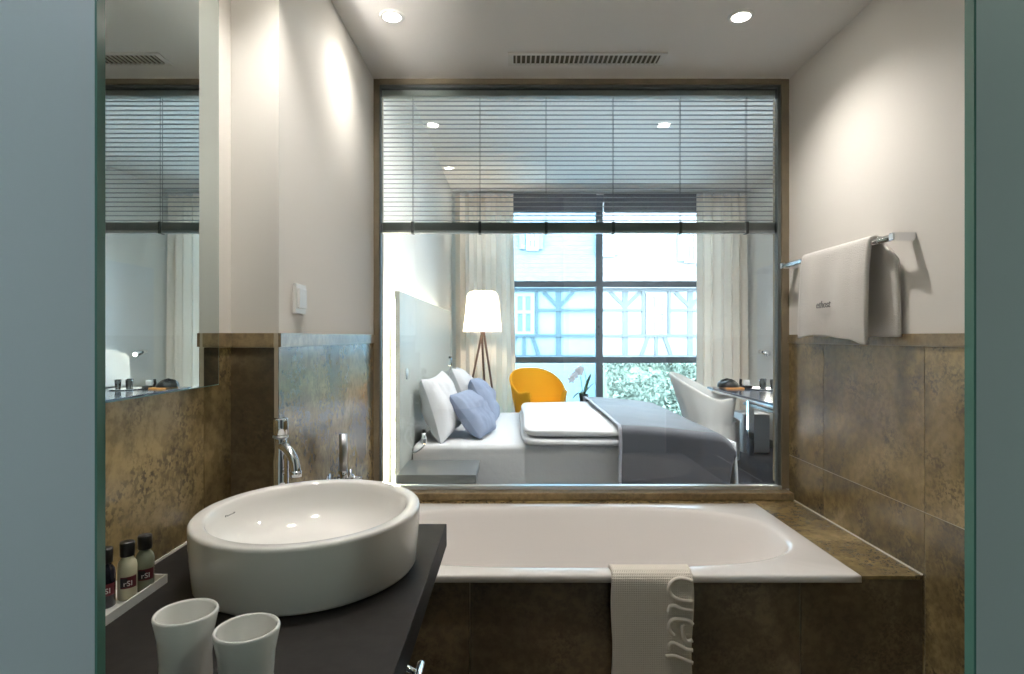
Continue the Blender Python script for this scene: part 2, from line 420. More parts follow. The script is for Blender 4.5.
build('shower_hose', MB().tube(smooth_path([(xm, 1.90, zx), (xm-.005, 1.905, zx-.06), (xm+.02, 1.95, zx-.12), (xm-.02, 2.0, zx-.06), (xm, 2.0, zx)]), .005, 8), DCHROME, bm)

# towel over the tub rim
tw = thing('bath_towel', 'white waffle bath mat with raised lettering hanging over the tub front', 'towel', (.40, 1.66, TZ))
m_w, nt, bb_ = mat('waffle_terry')
bb_.inputs['Base Color'].default_value = (.84, .79, .71, 1); bb_.inputs['Roughness'].default_value = .95; bb_.inputs['Specular IOR Level'].default_value = .1
tc = nt.nodes.new('ShaderNodeTexCoord'); sep = nt.nodes.new('ShaderNodeSeparateXYZ'); nt.links.new(tc.outputs['Object'], sep.inputs[0])
def sinN(sock, fr):
    a = nt.nodes.new('ShaderNodeMath'); a.operation = 'MULTIPLY'; a.inputs[1].default_value = fr; nt.links.new(sock, a.inputs[0])
    c = nt.nodes.new('ShaderNodeMath'); c.operation = 'SINE'; nt.links.new(a.outputs[0], c.inputs[0]); return c.outputs[0]
mx_ = nt.nodes.new('ShaderNodeMath'); mx_.operation = 'MAXIMUM'
nt.links.new(sinN(sep.outputs[0], 2*PI/.0052), mx_.inputs[0]); nt.links.new(sinN(sep.outputs[2], 2*PI/.0064), mx_.inputs[1])
bp = nt.nodes.new('ShaderNodeBump'); bp.inputs['Strength'].default_value = .5; bp.inputs['Distance'].default_value = .0012
nt.links.new(mx_.outputs[0], bp.inputs['Height']); nt.links.new(bp.outputs['Normal'], bb_.inputs['Normal'])
prof = smooth_path([(0, 1.735, TZ-.16), (0, 1.725, TZ-.05), (0, 1.712, TZ+.003), (0, 1.69, TZ+.011), (0, 1.672, TZ+.010), (0, 1.655, TZ-.002), (0, 1.650, TZ-.03), (0, 1.652, TZ-.10), (0, 1.655, TZ-.25), (0, 1.654, TZ-.42)], 7)
def tf(u, v):
    i = v*(len(prof)-1); k = min(int(i), len(prof)-2); p = prof[k].lerp(prof[k+1], i-k)
    x = .284 + .231*u; down = max(0, TZ-p.z) if p.y < 1.68 else 0
    return (x + .003*math.sin(down*22)*(2*u-1) - .004*down, p.y + .0008*math.sin(u*9+down*8)*min(1, down*8), p.z)
b = MB().grid(tf, 30, 64)
t_o = build('towel_cloth', b, m_w, tw, solid=.010); 
def tp(x, y):   # from the enlarged detail to the towel face
    return ((650 + x/5.91 - 513)/F*1.645, 1.6425, WZ(560 + y/5.91, 1.645))
strokes = [[(250,125),(200,108),(150,112),(118,140),(112,180),(135,215),(180,235),(250,243)],
           [(110,305),(116,275),(140,268),(180,285),(250,298)],
           [(250,378),(225,355),(180,348),(135,350),(112,378),(115,415),(140,442)],
           [(250,470),(222,480),(200,460),(192,420),(190,380)],
           [(110,530),(112,500),(135,488),(170,502),(210,525),(250,530)],
           [(90,566),(140,563),(190,582),(250,606)]]
b = MB()
for s_ in strokes: b.tube(smooth_path([tp(*q) for q in s_], 5), .0058, 8)
build('raised_lettering', b, cloth('terry_cord', (.88,.83,.75), 0, (500,.4,.001)), tw)

# ------------------------------------------------------------------ towel rail and hand towel
rl = thing('towel_rail', 'chrome towel rail mounted on the right bathroom wall', 'towel rail', (XR, 2.0, CZ+.293))
xb_ = XR-.058; zr = CZ+.302
build('bar', MB().cyl((xb_, 1.735, zr), (xb_, 2.44, zr), .0105), CHROME, rl)
for yy in (1.735, 2.445):
    build('bracket', MB().box(xb_-.012, XR, yy-.012, yy+.012, zr-.012, zr+.012), CHROME, rl, bevel=.003)
build('ring', MB().cyl((xb_, 1.80, zr), (xb_, 1.806, zr), .0125), CHROME, rl)
ht = thing('hand_towel', 'white terry hand towel with small grey embroidery draped over the rail', 'towel', (xb_, 2.05, zr))
prof2 = smooth_path([(1.190, 0, CZ+.00), (1.188, 0, CZ+.12), (1.180, 0, zr-.03), (1.172, 0, zr+.008), (xb_, 0, zr+.0165), (1.139, 0, zr+.006), (1.133, 0, zr-.03), (1.125, 0, zr-.12), (1.121, 0, CZ+.06), (1.123, 0, CZ+.0)], 8)
NP = len(prof2)
def hf(u, v):
    i = v*(NP-1); k = min(int(i), NP-2); p = prof2[k].lerp(prof2[k+1], i-k)
    front = v > .5
    y = 1.832 + .43*u
    hang = max(0, (zr-p.z))
    if front:
        y += -.022*(1-u)*math.sin(min(1, hang/.3)*PI/2)*.2 + .012*u*hang/.3
        x = p.x + .007*math.sin(u*13+1)*min(1, hang/.12) - .010*math.exp(-((u-.08)/.10)**2)*min(1, hang/.1)
        z = p.z - (.024*math.exp(-(u/.12)**2) + .006*math.sin(u*7))*(hang/.3)
    else:
        y -= (.060*(1-u))*min(1, hang/.06)
        x = p.x + .004*math.sin(u*11)*min(1, hang/.1); z = p.z
    return (x, y, z)
build('towel_cloth', MB().grid(hf, 40, NP), TERRY, ht, solid=.011)
b = text_mb('ethost', .036, lambda x, y, z: (1.1105 - z, 2.112 - x, CZ+.105 + y), .0012, .3)
build('embroidery', b, P('grey_thread', (.22,.21,.21), .8), ht)

# ------------------------------------------------------------------ light switch
sw = thing('light_switch', 'white square light switch above the stone cap beside the interior window', 'light switch', (XC, 1.63, CZ+.108))
build('switch_plate', MB().box(XC, XC+.010, 1.592, 1.672, CZ+.065, CZ+.150), WHITEPL, sw, bevel=.003)
build('rocker', MB().box(XC+.009, XC+.017, 1.604, 1.660, CZ+.080, CZ+.136), WHITEPL, sw, bevel=.002)

# ------------------------------------------------------------------ vanity
ZT = CZ - .465; XE = -.165
ct = tag(build('vanity_counter', MB().box(XL+.001, XE, .56, 1.435, ZT-.055, ZT), WENGE, bevel=.002), 'dark wenge wooden counter slab carrying the round washbasin', 'counter')
cab = thing('vanity_cabinet', 'dark wooden cabinet hung under the washbasin counter', 'cabinet', (-.55, 1.0, 0))
build('cabinet_body', MB().box(XL+.001, -.42, .60, 1.40, .30, ZT-.056), WENGE, cab)
for y0 in (.60, 1.005):
    d_ = build('door', MB().box(-.42, -.402, y0+.003, y0+.392, .302, ZT-.06), WENGE, cab, bevel=.002)
    build('handle', MB().box(-.402, -.392, y0+.15, y0+.25, ZT-.10, ZT-.09), CHROME, d_)
tr = thing('counter_rail', 'short chrome towel bar fixed under the counter edge', 'towel rail', (-.16, .80, ZT-.06))
build('bar', MB().tube([(-.148, .62, ZT-.062), (-.148, .925, ZT-.062), (-.148, .935, ZT-.064)], [.0075, .0075, .005]), CHROME, tr)
for yy in (.65, .90): build('post', MB().cyl((-.148, yy, ZT-.062), (-.18, yy, ZT-.045), .005), CHROME, tr)

bs = thing('washbasin', 'large round white ceramic vessel washbasin on the dark counter', 'washbasin', (-.412, 1.178, ZT))
R = .236; H = .118
prof = [(0, 0), (R-.014, 0), (R-.008, .003), (R-.006, .008), (R-.002, .06), (R, H-.008), (R-.001, H-.003), (R-.004, H-.0005), (R-.008, H), (R-.024, H-.0005), (R-.028, H-.002), (R-.031, H-.006), (R-.035, H-.02), (R-.045, H-.048), (R-.062, H-.070), (R-.09, H-.084), (R-.13, H-.091), (.035, H-.096), (.024, H-.098), (0, H-.098)]
build('bowl', MB().lathe(prof, (-.412, 1.178, ZT), 96, sx=.925), CERAMIC, bs)
build('drain_plug', MB().lathe([(.0, .006), (.022, .006), (.026, .003), (.028, 0)], (-.412, 1.178, ZT+H-.097), 32), CHROME, bs)
def bl_map(x, y, z):
    a = math.radians(176) - x/.20
    r = .1995 + z - y*.18
    return (-.412 + .925*r*math.cos(a), 1.178 + r*math.sin(a), ZT + H - .030 + y)
build('brand_mark', text_mb('Duravit', .011, bl_map, .0006), P('mark_grey', (.35,.35,.35), .5), bs)

fx, fy = -.570, 1.413
fc = thing('basin_faucet', 'tall chrome single-lever faucet behind the round washbasin', 'faucet', (fx, fy, ZT))
build('faucet_body', MB().lathe([(0,0),(.026,0),(.026,.004),(.019,.010),(.0185,.16),(.015,.185),(.0135,.21),(.0135,.222),(0,.222)], (fx, fy, ZT), 32), CHROME, fc)
build('lever_handle', MB().lathe([(0,.224),(.0165,.224),(.018,.227),(.018,.262),(.0165,.266),(0,.266)], (fx, fy, ZT), 32), CHROME, fc, bevel=0)
build('handle_ring', MB().lathe([(.014,.219),(.0185,.219),(.0185,.2235),(.014,.2235)], (fx, fy, ZT), 32), DCHROME, fc)
dv = Vector((.80, -.60, 0)).normalized()
def fp(s, z): return (fx + dv.x*s, fy + dv.y*s, ZT+z)
build('spout', MB().tube(smooth_path([fp(.0,.200), fp(.02,.196), fp(.040,.186), fp(.056,.170), fp(.063,.152), fp(.065,.142)], 6), .0115, 20), CHROME, fc)
build('aerator', MB().cyl(fp(.065,.132), fp(.065,.146), .0135), CHROME, fc)

def cup(x, y, label):
    t = thing('tooth_cup', label, 'cup', (x, y, ZT), 'white ceramic cups on the counter')
    r = .0388; h = .105
    build('cup_wall', MB().lathe([(0,0),(.028,0),(.0310,.003),(.0320,.02),(.0310,.045),(.0335,.075),(r,h-.003),(r-.001,h),(r-.0035,h),(r-.0045,h-.003),(.0305,.07),(.028,.045),(.028,.012),(0,.008)], (x, y, ZT), 64), CERAMIC, t)
cup(WX(186, .757), .757, 'white waisted ceramic cup closest to the bottle tray')
cup(WX(247, .715), .715, 'white waisted ceramic cup further from the bottle tray')

# amenity tray and bottles
ty = thing('amenity_tray', 'long narrow white tray along the wall on the counter', 'tray', (-.69, .92, ZT))
tx0, tx1, ty0, ty1 = -.731, -.655, .74, 1.092
b = MB().box(tx0, tx1, ty0, ty1, ZT, ZT+.004)
b.box(tx0, tx0+.003, ty0, ty1, ZT+.004, ZT+.016).box(tx1-.003, tx1, ty0, ty1, ZT+.004, ZT+.016).box(tx0+.003, tx1-.003, ty0, ty0+.003, ZT+.004, ZT+.016).box(tx0+.003, tx1-.003, ty1-.003, ty1, ZT+.004, ZT+.016)
build('tray_body', b, CERAMIC, ty)
T = Matrix.Translation((-.692, .915, ZT+.0045)) @ Matrix.Rotation(math.radians(40), 4, 'Z')
tag(build('soap_packet', MB().box(-.024, .024, -.028, .028, 0, .010, T=T), WHITEPL, bevel=.001), 'flat white soap packet lying in the tray before the bottles', 'soap')
def bottle(x, y, label, body, rough=.1, trans=0, liquid=None):
    t = thing('toiletry_bottle', label, 'bottle', (x, y, ZT+.004), 'small toiletry bottles in the tray')
    z0 = ZT+.0042; r = .0150
    bm_ = P('bottle_plastic', body, rough, spec=.5, trans=trans)
    build('bottle_body', MB().lathe([(0,0),(r-.002,0),(r,.002),(r,.058),(r-.001,.064),(r-.004,.069),(.009,.072),(.009,.075),(0,.075)], (x,y,z0), 32), bm_, t)
    if liquid:
        build('liquid', MB().lathe([(0,.0015),(r-.0015,.0015),(r-.0015,.035),(0,.035)], (x,y,z0), 32), P('liquid', liquid, .2, trans=.3), t)
    build('cap', MB().lathe([(0,.075),(.0105,.075),(.0115,.076),(.0115,.098),(.0105,.100),(0,.100)], (x,y,z0), 32), BLACK, t)
    a0 = math.atan2(-y, -x)     # label faces the room
    def lf(u, v, dr=.0004): 
        a = a0 + .15 + (u-.5)*1.75; return (x+(r+dr)*math.cos(a), y+(r+dr)*math.sin(a), z0+.022+.020*v)
    lb = build('label', MB().grid(lambda u, v: lf(u, v), 16, 3), P('label_maroon', (.10,.010,.018), .4), t, recalc=False)
    def tmap(px, py, pz):
        a = a0 + .15 - .55 + px/r; rr = r+.0008+pz; return (x+rr*math.cos(a), y+rr*math.sin(a), z0+.0265+py)
    build('lettering', text_mb('rSI', .0125, tmap, .0003), WHITEPL, lb)
    build('label_band', MB().grid(lambda u, v: (lf(u*.42, .12+.76*v, .0006)), 8, 3), P('label_dark', (.012,.010,.014), .4), lb, recalc=False)
bottle(-.6975, .985, 'black-filled toiletry bottle with dark cap closest to the glass door', (.012,.012,.02), .12)
bottle(-.6810, 1.017, 'cream white toiletry bottle between the dark one and the clear one', (.66,.62,.45), .35)
bottle(-.6715, 1.051, 'clear green toiletry bottle with dark cap at the tray end', (.42,.46,.34), .08, .35, (.55,.58,.22))

# ------------------------------------------------------------------ mirror
mr = thing('wall_mirror', 'tall frameless wall mirror above the tiled vanity wall', 'mirror', (XL, 1.0, CZ-.11))
mx0 = -.7140
build('mirror_glass', MB().box(mx0-.006, mx0, .56, 1.398, CZ-.116, CZ+.815), [MIREDGE], mr)
b = MB(); b.add([(mx0+.0004, .562, CZ-.114), (mx0+.0004, 1.396, CZ-.114), (mx0+.0004, 1.396, CZ+.813), (mx0+.0004, .562, CZ+.813)], [(0,1,2,3)])
build('silvered_face', b, MIRROR, mr)
build('backing_board', MB().box(XL, mx0-.006, .60, 1.380, CZ-.092, CZ+.80), GREYLAC, mr)
for zz in (CZ+.815,): build('clip', MB().cyl((XL, 1.37, zz-.002), (mx0+.010, 1.37, zz-.002), .008), CHROME, mr)

ml = thing('added_uplight', 'added unseen uplight channel above the wall mirror, fill for the ceiling', 'added uplight', (-.70, 1.0, CZ+.84))  # added lamp out of view, brightens the bathroom by ceiling bounce
build('channel', MB().box(XL, -.668, .60, 1.385, CZ+.828, CZ+.836).box(-.674, -.668, .60, 1.385, CZ+.836, CZ+.862).box(XL, -.668, .597, .60, CZ+.828, CZ+.862).box(XL, -.668, 1.385, 1.388, CZ+.828, CZ+.905), DCHROME, ml)  # far end cap raised to keep the added light off the pier
build('light_strip', MB().box(-.715, -.690, .62, 1.10, CZ+.837, CZ+.842), emit('added_uplight_strip', (1, .95, .88), 2600), ml)

# ------------------------------------------------------------------ frosted glass doors
for (x0, x1, lab) in ((-.736, -.361, 'frosted glass door panel at the mirror side of the doorway'), (.400, 1.209, 'frosted glass door panel at the towel rail side of the doorway')):
    t = thing('glass_door', lab, 'glass door', ((x0+x1)/2, .505, 0), 'frosted glass door panels')
    e = .002
    build('glass_panel', MB().box(x0+e, x1-e, .50, .51, .01, ZC-.012), FROST, t)
    xe = x1 if x1 < 0 else x0; s_ = 1 if x1 < 0 else -1
    build('polished_edge', MB().box(min(xe-s_*e, xe), max(xe-s_*e, xe), .4998, .5102, .01, ZC-.012), GEDGE, t)
struct('trim_4', MB().box(-.75, 1.23, .485, .525, ZC-.012, ZC).box(-.75, -.37, .485, .525, 0, .01).box(.41, 1.23, .485, .525, 0, .01), ALU)

# ------------------------------------------------------------------ ceiling vent, downlights
vy0, vy1, vx0, vx1 = 2.285, 2.392, WX(508, 2.33), WX(665, 2.33)
vt = thing('ceiling_vent', 'long white slotted air vent in the bathroom ceiling', 'vent', ((vx0+vx1)/2, 2.335, ZC))
b = MB(); zv = ZC-.006
b.box(vx0, vx1, vy0, vy0+.016, zv, ZC).box(vx0, vx1, vy1-.016, vy1, zv, ZC).box(vx0, vx0+.022, vy0+.016, vy1-.016, zv, ZC).box(vx1-.022, vx1, vy0+.016, vy1-.016, zv, ZC)
build('vent_frame', b, P('vent_white', (.80,.78,.73), .5), vt, bevel=.001)
build('vent_shade_sheet', MB().box(vx0+.022, vx1-.022, vy0+.016, vy1-.016, ZC-.0012, ZC-.0002), P('vent_painted_shade', (.10,.085,.05), .8), vt)  # flat dark sheet, painted shade behind the slats
b = MB(); n = 30
for i in range(n):
    x = vx0+.024 + (vx1-vx0-.048)*(i+.5)/n
    b.box(x-.0032, x+.0032, vy0+.016, vy1-.016, zv, ZC-.002)
build('vent_slats', b, P('vent_slat', (.62,.58,.48), .5), vt)

LENS = emit('lamp_lens', (1, .93, .82), 60)
def spot(x, y, z, power, size, col=(1, .94, .87), blend=.25, r=.04, rot=(0,0,0)):
    l = bpy.data.lights.new('spot', 'SPOT'); l.energy = power; l.spot_size = math.radians(size); l.spot_blend = blend
    l.color = col; l.shadow_soft_size = r
    o = bpy.data.objects.new('spot_beam', l); o.location = (x, y, z); o.rotation_euler = rot; C.objects.link(o); return o
def downlight(x, y, zc, power, label, size=104, lens=LENS, group='recessed downlights', col=(1, .94, .87), blend=.25):
    t = thing('downlight', label, 'downlight', (x, y, zc), group)
    build('bezel', MB().lathe([(.030,-.0005),(.031,-.004),(.042,-.004),(.046,0)], (x,y,zc), 40), WHITEPL, t)
    build('lens', MB().lathe([(0,-.003),(.030,-.003)], (x,y,zc), 32), lens, t)
    l = spot(x, y, zc-.006, power, size, col, 1.0 if size != 112 else .6); l.location = (0, 0, -.006); l.parent = t
PW = 1.0
downlight(WX(392, 2.03), 2.03, ZC, 17*PW, 'ceiling downlight over the tub beside the pier wall', 142)
downlight(WX(741, 2.03), 2.03, ZC, 44*PW, 'ceiling downlight over the tub beside the towel rail wall', 138)
downlight(-.425, 1.25, ZC, 38*PW, 'ceiling downlight right over the round washbasin', 112)
downlight(-1.05, -.35, ZC, 88*PW, 'added unseen downlight in the hall behind the mirror-side door', 160, col=(.80, .90, 1))  # added behind the camera to brighten the left frosted panel

downlight(1.30, -.15, ZC, 38*PW, 'added unseen downlight in the hall behind the towel-side door', 160, col=(.80, 1, .86))  # second added hall lamp, lifts and tints the right frosted panel

# ================================================================== BEDROOM
struct('floor_bedroom', MB().box(BX0-.1, BX1+.1, YW+.12, BY1+.3, -.1, 0), CARPET)
struct('ceiling_bedroom', MB().box(BX0-.1, BX1+.1, YW+.12, BY1+.1, BZ, BZ+.1), BEDPAINT)
struct('wall_bedroom_left', MB().box(BX0-.1, BX0, YW+.12, BY1+.1, 0, BZ), BEDPAINT)
struct('wall_bedroom_right', MB().box(BX1, BX1+.1, YW+.12, BY1+.1, 0, BZ), BEDPAINT)
struct('baseboard_right', MB().box(BX1-.014, BX1, YW+.12, BY1, 0, .09), GREYLAC)
wx0, wx1 = -.66, 2.90; wz1 = WZ(195, BY1)
struct('wall_far', MB().box(BX0, wx0, BY1, BY1+.1, 0, BZ).box(wx1, BX1, BY1, BY1+.1, 0, BZ).box(wx0, wx1, BY1, BY1+.1, wz1, BZ), BEDPAINT)
WF = P('window_grey', (.13, .155, .19), .35, .4)
b = MB()
mxs = [WX(599.5, BY1)]
for x in (wx0+.03, -.35, mxs[0], 2.64, wx1-.03): b.box(x-.045, x+.045, BY1+.0, BY1+.08, 0, wz1)
for z in (.04, WZ(360, BY1), WZ(284, BY1), wz1-.04): b.box(wx0, wx1, BY1+.01, BY1+.07, z-.041, z+.041)
w2 = struct('window_2', b, WF, bevel=.004)
struct('window_pane', MB().box(mxs[0]+.045, wx1, BY1+.035, BY1+.041, .05, wz1-.08), WPANE, w2)
struct('window_pane', MB().box(wx0, mxs[0]-.045, BY1+.035, BY1+.041, .05, wz1-.08), WPANE_T, w2)
b = MB()
for py in (320, 327, 334): b.cyl((mxs[0]-.012, BY1, WZ(py, BY1)), (mxs[0]-.012, BY1-.006, WZ(py, BY1)), .011)
struct('window_bolts', b, BLACK, w2)
for x0, x1, lab in ((wx0+.1, mxs[0]-.05, 'dark rolled-up window shade above the window part by the floor lamp'), (mxs[0]+.05, wx1-.1, 'dark rolled-up window shade above the window part by the desk')):
    t = thing('roller_shade', lab, 'shade', ((x0+x1)/2, BY1-.05, wz1-.18), 'rolled-up window shades')
    build('cassette', MB().box(x0, x1, BY1-.07, BY1-.005, WZ(211, BY1-.05), wz1), P('shade_cassette', (.12,.13,.16), .5), t, bevel=.006)
    build('bottom_bar', MB().box(x0+.01, x1-.01, BY1-.05, BY1-.02, WZ(211, BY1-.05)-.02, WZ(211, BY1-.05)), WF, t)

def curtain(x0, x1, label, seed, folds):
    yc = BY1-.20
    t = thing('curtain', label, 'curtain', ((x0+x1)/2, yc, 0), 'long bedroom curtains')
    rnd = random.Random(seed); ph = [rnd.random()*6 for _ in range(6)]
    top = WZ(193, yc) - .035
    def cf(u, v):
        z = .015 + (top-.015)*v
        a = u*folds*2*PI + ph[0] + .9*math.sin(u*9+ph[1]) + .4*math.sin(v*2.2+ph[2])*math.sin(u*7+ph[3])
        amp = .062*(1-.30*v) + .012*math.sin(u*23+ph[4])
        w = (x1-x0)*(1+.04*(1-v))
        return (x0 + w*u + .012*math.sin(2*a), yc + amp*math.sin(a), z)
    build('curtain_cloth', MB().grid(cf, 160, 14), CURT, t, recalc=False)
    b = MB()
    build('heading_tape', MB().grid(lambda u, v: (lambda p: (p[0], p[1]-.004, p[2]+.03*v))(cf(u, 1)), 160, 3), LINEN, t, recalc=False)
curtain(WX(455, BY1-.2), WX(513, BY1-.2), 'pale full-length curtain behind the tripod floor lamp', 3, 6.5)
curtain(WX(697, BY1-.2), WX(746, BY1-.2), 'pale full-length curtain behind the desk', 8, 5.5)
tag(build('curtain_track', MB().box(BX0+.02, BX1-.02, BY1-.22, BY1-.18, BZ-.03, BZ), ALU), 'slim metal curtain track on the bedroom ceiling', 'curtain track')

for x_, y_, lab in ((.2, 3.3, 'added unseen bedroom downlight over the near side of the bed'), (1.9, 3.3, 'added unseen bedroom downlight before the near end of the desk'), (1.0, 4.4, 'added unseen bedroom downlight over the foot of the bed'), (2.3, 4.4, 'added unseen bedroom downlight right over the desk')):
    downlight(x_, y_, BZ, 150, lab, 165, group='added bedroom downlights', col=(1, .97, .93))  # fittings out of view, added to brighten the bedroom
# headboard with light strip behind it
hb = thing('headboard', 'tall pale grey headboard panel lit from behind', 'headboard', (-.70, 4.8, 0))
hx = -.668; hy0, hy1, hz = 3.40, 6.24, CZ+.272
build('headboard_panel', MB().box(hx-.032, hx, hy0, hy1, .10, hz), HEADB, hb, bevel=.003)
build('batten', MB().box(BX0, hx-.032, hy0+.5, hy0+.56, .1, hz-.3), GREYLAC, hb)
build('batten', MB().box(BX0, hx-.032, hy1-.56, hy1-.5, .1, hz-.3), GREYLAC, hb)
LED = emit('led_strip', (1, .90, .62), 110)
build('light_strip', MB().box(hx-.050, hx-.034, hy0+.03, hy0+.045, .14, hz-.05), LED, hb)
build('light_strip', MB().box(hx-.050, hx-.034, hy0+.05, hy1-.05, hz-.045, hz-.03), emit('led_strip_top', (1, .90, .66), 13), hb)
build('wall_socket', MB().cyl((hx, 3.62, WZ(374, 3.62)), (hx+.006, 3.62, WZ(374, 3.62)), .035), P('socket_blue_grey', (.45,.55,.62), .3), hb)
def reading_lamp(y, py, label, px):
    d = y; z = WZ(py, d); x = WX(px, d)
    t = thing('reading_lamp', label, 'reading lamp', (hx, y, z), 'reading lamps on the headboard')
    build('arm', MB().tube(smooth_path([(hx, y, z-.09), (hx+.04, y, z-.09), (x, y, z-.05), (x, y, z-.01)]), .006, 10), CHROME, t)
    build('lamp_head', MB().tube([(x, y, z-.035), (x, y, z+.035)], [.020, .014], 20), CHROME, t)
    build('lamp_tip', MB().tube([(x, y, z+.035), (x, y, z+.055)], [.014, .010], 20), BLACK, t)
    build('bulb', MB().lathe([(0,-.037),(.012,-.037)], (x, y, z), 16), emit('reading_bulb', (1,.8,.5), 25), t)
reading_lamp(5.55, 362, 'small chrome reading lamp on the headboard at the window side', 450)
reading_lamp(3.74, 438, 'small chrome reading lamp low on the headboard over the near nightstand', 424)

def nightstand(y0, y1, label):
    t = thing('nightstand', label, 'nightstand', (-.45, (y0+y1)/2, 0), 'floating nightstands')
    zt_ = WZ(460, 3.70)
    build('top', MB().box(hx+.001, -.212, y0, y1, zt_-.05, zt_), GREYLAC, t, bevel=.003)
    build('box', MB().box(hx+.001, -.232, y0+.02, y1-.02, .16, zt_-.05), GREYLAC, t)
    build('plinth', MB().box(hx+.001, -.28, y0+.05, y1-.05, 0, .16), BLACK, t)
nightstand(3.30, 3.70, 'grey nightstand at the bed side facing the bathroom')
nightstand(5.56, 5.98, 'grey nightstand at the bed side facing the window')

# bed
ZM = CZ - .712; by0, by1, bxa, bxb = 3.79, 5.46, -.665, 1.44
bed = thing('bed', 'wide double bed made with white linen against the headboard', 'bed', (.4, 4.6, 0))
build('base', MB().box(bxa+.02, bxb-.05, by0+.03, by1-.03, .07, .32), LINEN, bed, bevel=.02)
def leg(x, y): build('leg', MB().cyl((x, y, 0), (x, y, .07), .03), BLACK, bed)
for x in (-.5, 1.25):
    for y in (3.95, 5.3): leg(x, y)
b = MB(); b.box(bxa, bxb-.03, by0, by1, .30, ZM)
build('mattress', b, LINEN, bed, bevel=.035, seg=4)
# hanging fitted sheet: soft folds along the side facing us
def sheet(u, v):
    x = bxa + .01 + (bxb-.045-bxa)*u; z = ZM-.03 - .33*v
    return (x, by0 - .006 - .006*math.sin(x*11)*v - .008*v*math.sin(x*4+1), z)
build('sheet_side', MB().grid(sheet, 80, 12), LINEN, bed)

# folded duvet and throw
dv_ = thing('duvet', 'white folded duvet lying across the middle of the bed', 'duvet', (.5, 4.6, ZM))
def slab(x0, x1, y0, y1, z0, z1, seed, amp=.012, ex=5, foot=0):
    def fn(u, v):
        th = 2*PI*u; ph = -PI/2 + PI*v
        def se(c, e): return math.copysign(abs(c)**e, c)
        x = se(math.cos(ph), .25)*se(math.cos(th), .18); y = se(math.cos(ph), .25)*se(math.sin(th), .18); z = se(math.sin(ph), .5)
        X = (x0+x1)/2 + x*(x1-x0)/2; Y = (y0+y1)/2 + y*(y1-y0)/2
        n = noise.noise(Vector((X*2.3, Y*2.3, seed)))
        Z = (z0+z1)/2 + z*(z1-z0)/2 + (amp*n if z > 0 else 0)
        return (X + .01*noise.noise(Vector((Y*4, Z*9, seed))), Y + .02*noise.noise(Vector((X*4, Z*9, seed))), Z)
    return MB().grid(fn, 96, 36, cu=True)
build('duvet_fold', slab(.06, .98, by0-.10, by1-.06, ZM+.002, ZM+.062, 3), LINEN, dv_)
build('duvet_fold', slab(.075, .98, by0-.085, by1-.07, ZM+.058, ZM+.118, 5, .014), LINEN, dv_)
# end of the duvet hanging at the foot
def footfn(u, v):
    y = by0 - .07 + (by1-by0+.05)*u
    z = ZM + .03 - (ZM-.14)*v
    return (bxb - .01 + .025*math.sin(v*PI/2) + .008*math.sin(y*13)*v, y, z)
build('duvet_end', MB().grid(footfn, 60, 14), LINEN, dv_, solid=.02)

th_ = thing('bed_throw', 'dark slate grey throw draped over the foot of the bed', 'throw', (1.1, 4.6, ZM))
# section across the bed depth: far hang, top, near hang; height of the top falls to the foot
def ttop(x):
    k = min(1, max(0, (x-.68)/(1.44-.68)))
    return ZM + .142 - .075*k**1.6 - .075*max(0, (k-.82)/.18)**2
def thf(u, v):
    x1_ = 1.445 if v > .55 else 1.445 - .075*(1-v/.55)**.6*1.0
    x = .685 + (x1_-.685)*u
    t = ttop(x); r = .05
    seg = v
    if seg < .55:   # near hang up
        k = seg/.55; z0 = .16; z = z0 + (t-r-z0)*k
        y = by0 - .125 + .012*math.sin(x*16+1)*(1-k) + .01*math.sin(x*31)*(1-k)**2 + (.03*k*k)*0
        y += .055*max(0, (x-1.2)/.24)*1.0
    elif seg < .65:
        k = (seg-.55)/.10; a = PI*.5*k
        y = by0 - .125 + r*(1-math.cos(a)) + .055*max(0, (x-1.2)/.24); z = t - r + r*math.sin(a)
    elif seg < .9:
        k = (seg-.65)/.25; y0 = by0-.125+r+ .055*max(0, (x-1.2)/.24); y = y0 + (by1+.0-y0)*k
        z = t + .008*noise.noise(Vector((x*5, y*4, 2)))
    else:
        k = (seg-.9)/.1; y = by1 + .03*math.sin(k*PI/2); z = t - .25*k
    return (x + .006*noise.noise(Vector((y*5, z*5, 1))), y, z)
build('throw_cloth', MB().grid(thf, 60, 100), THROW, th_, solid=.012)
b = MB(); path = [Vector(thf(0, i/120)) + Vector((-.004, -.004, .006)) for i in range(113)]
b.grid(lambda u, v: path[min(112, int(round(u*112)))] + Vector((.022*(v-.5), 0, 0)), 113, 2)
build('edging', b, THROWEDGE, th_, solid=.008)

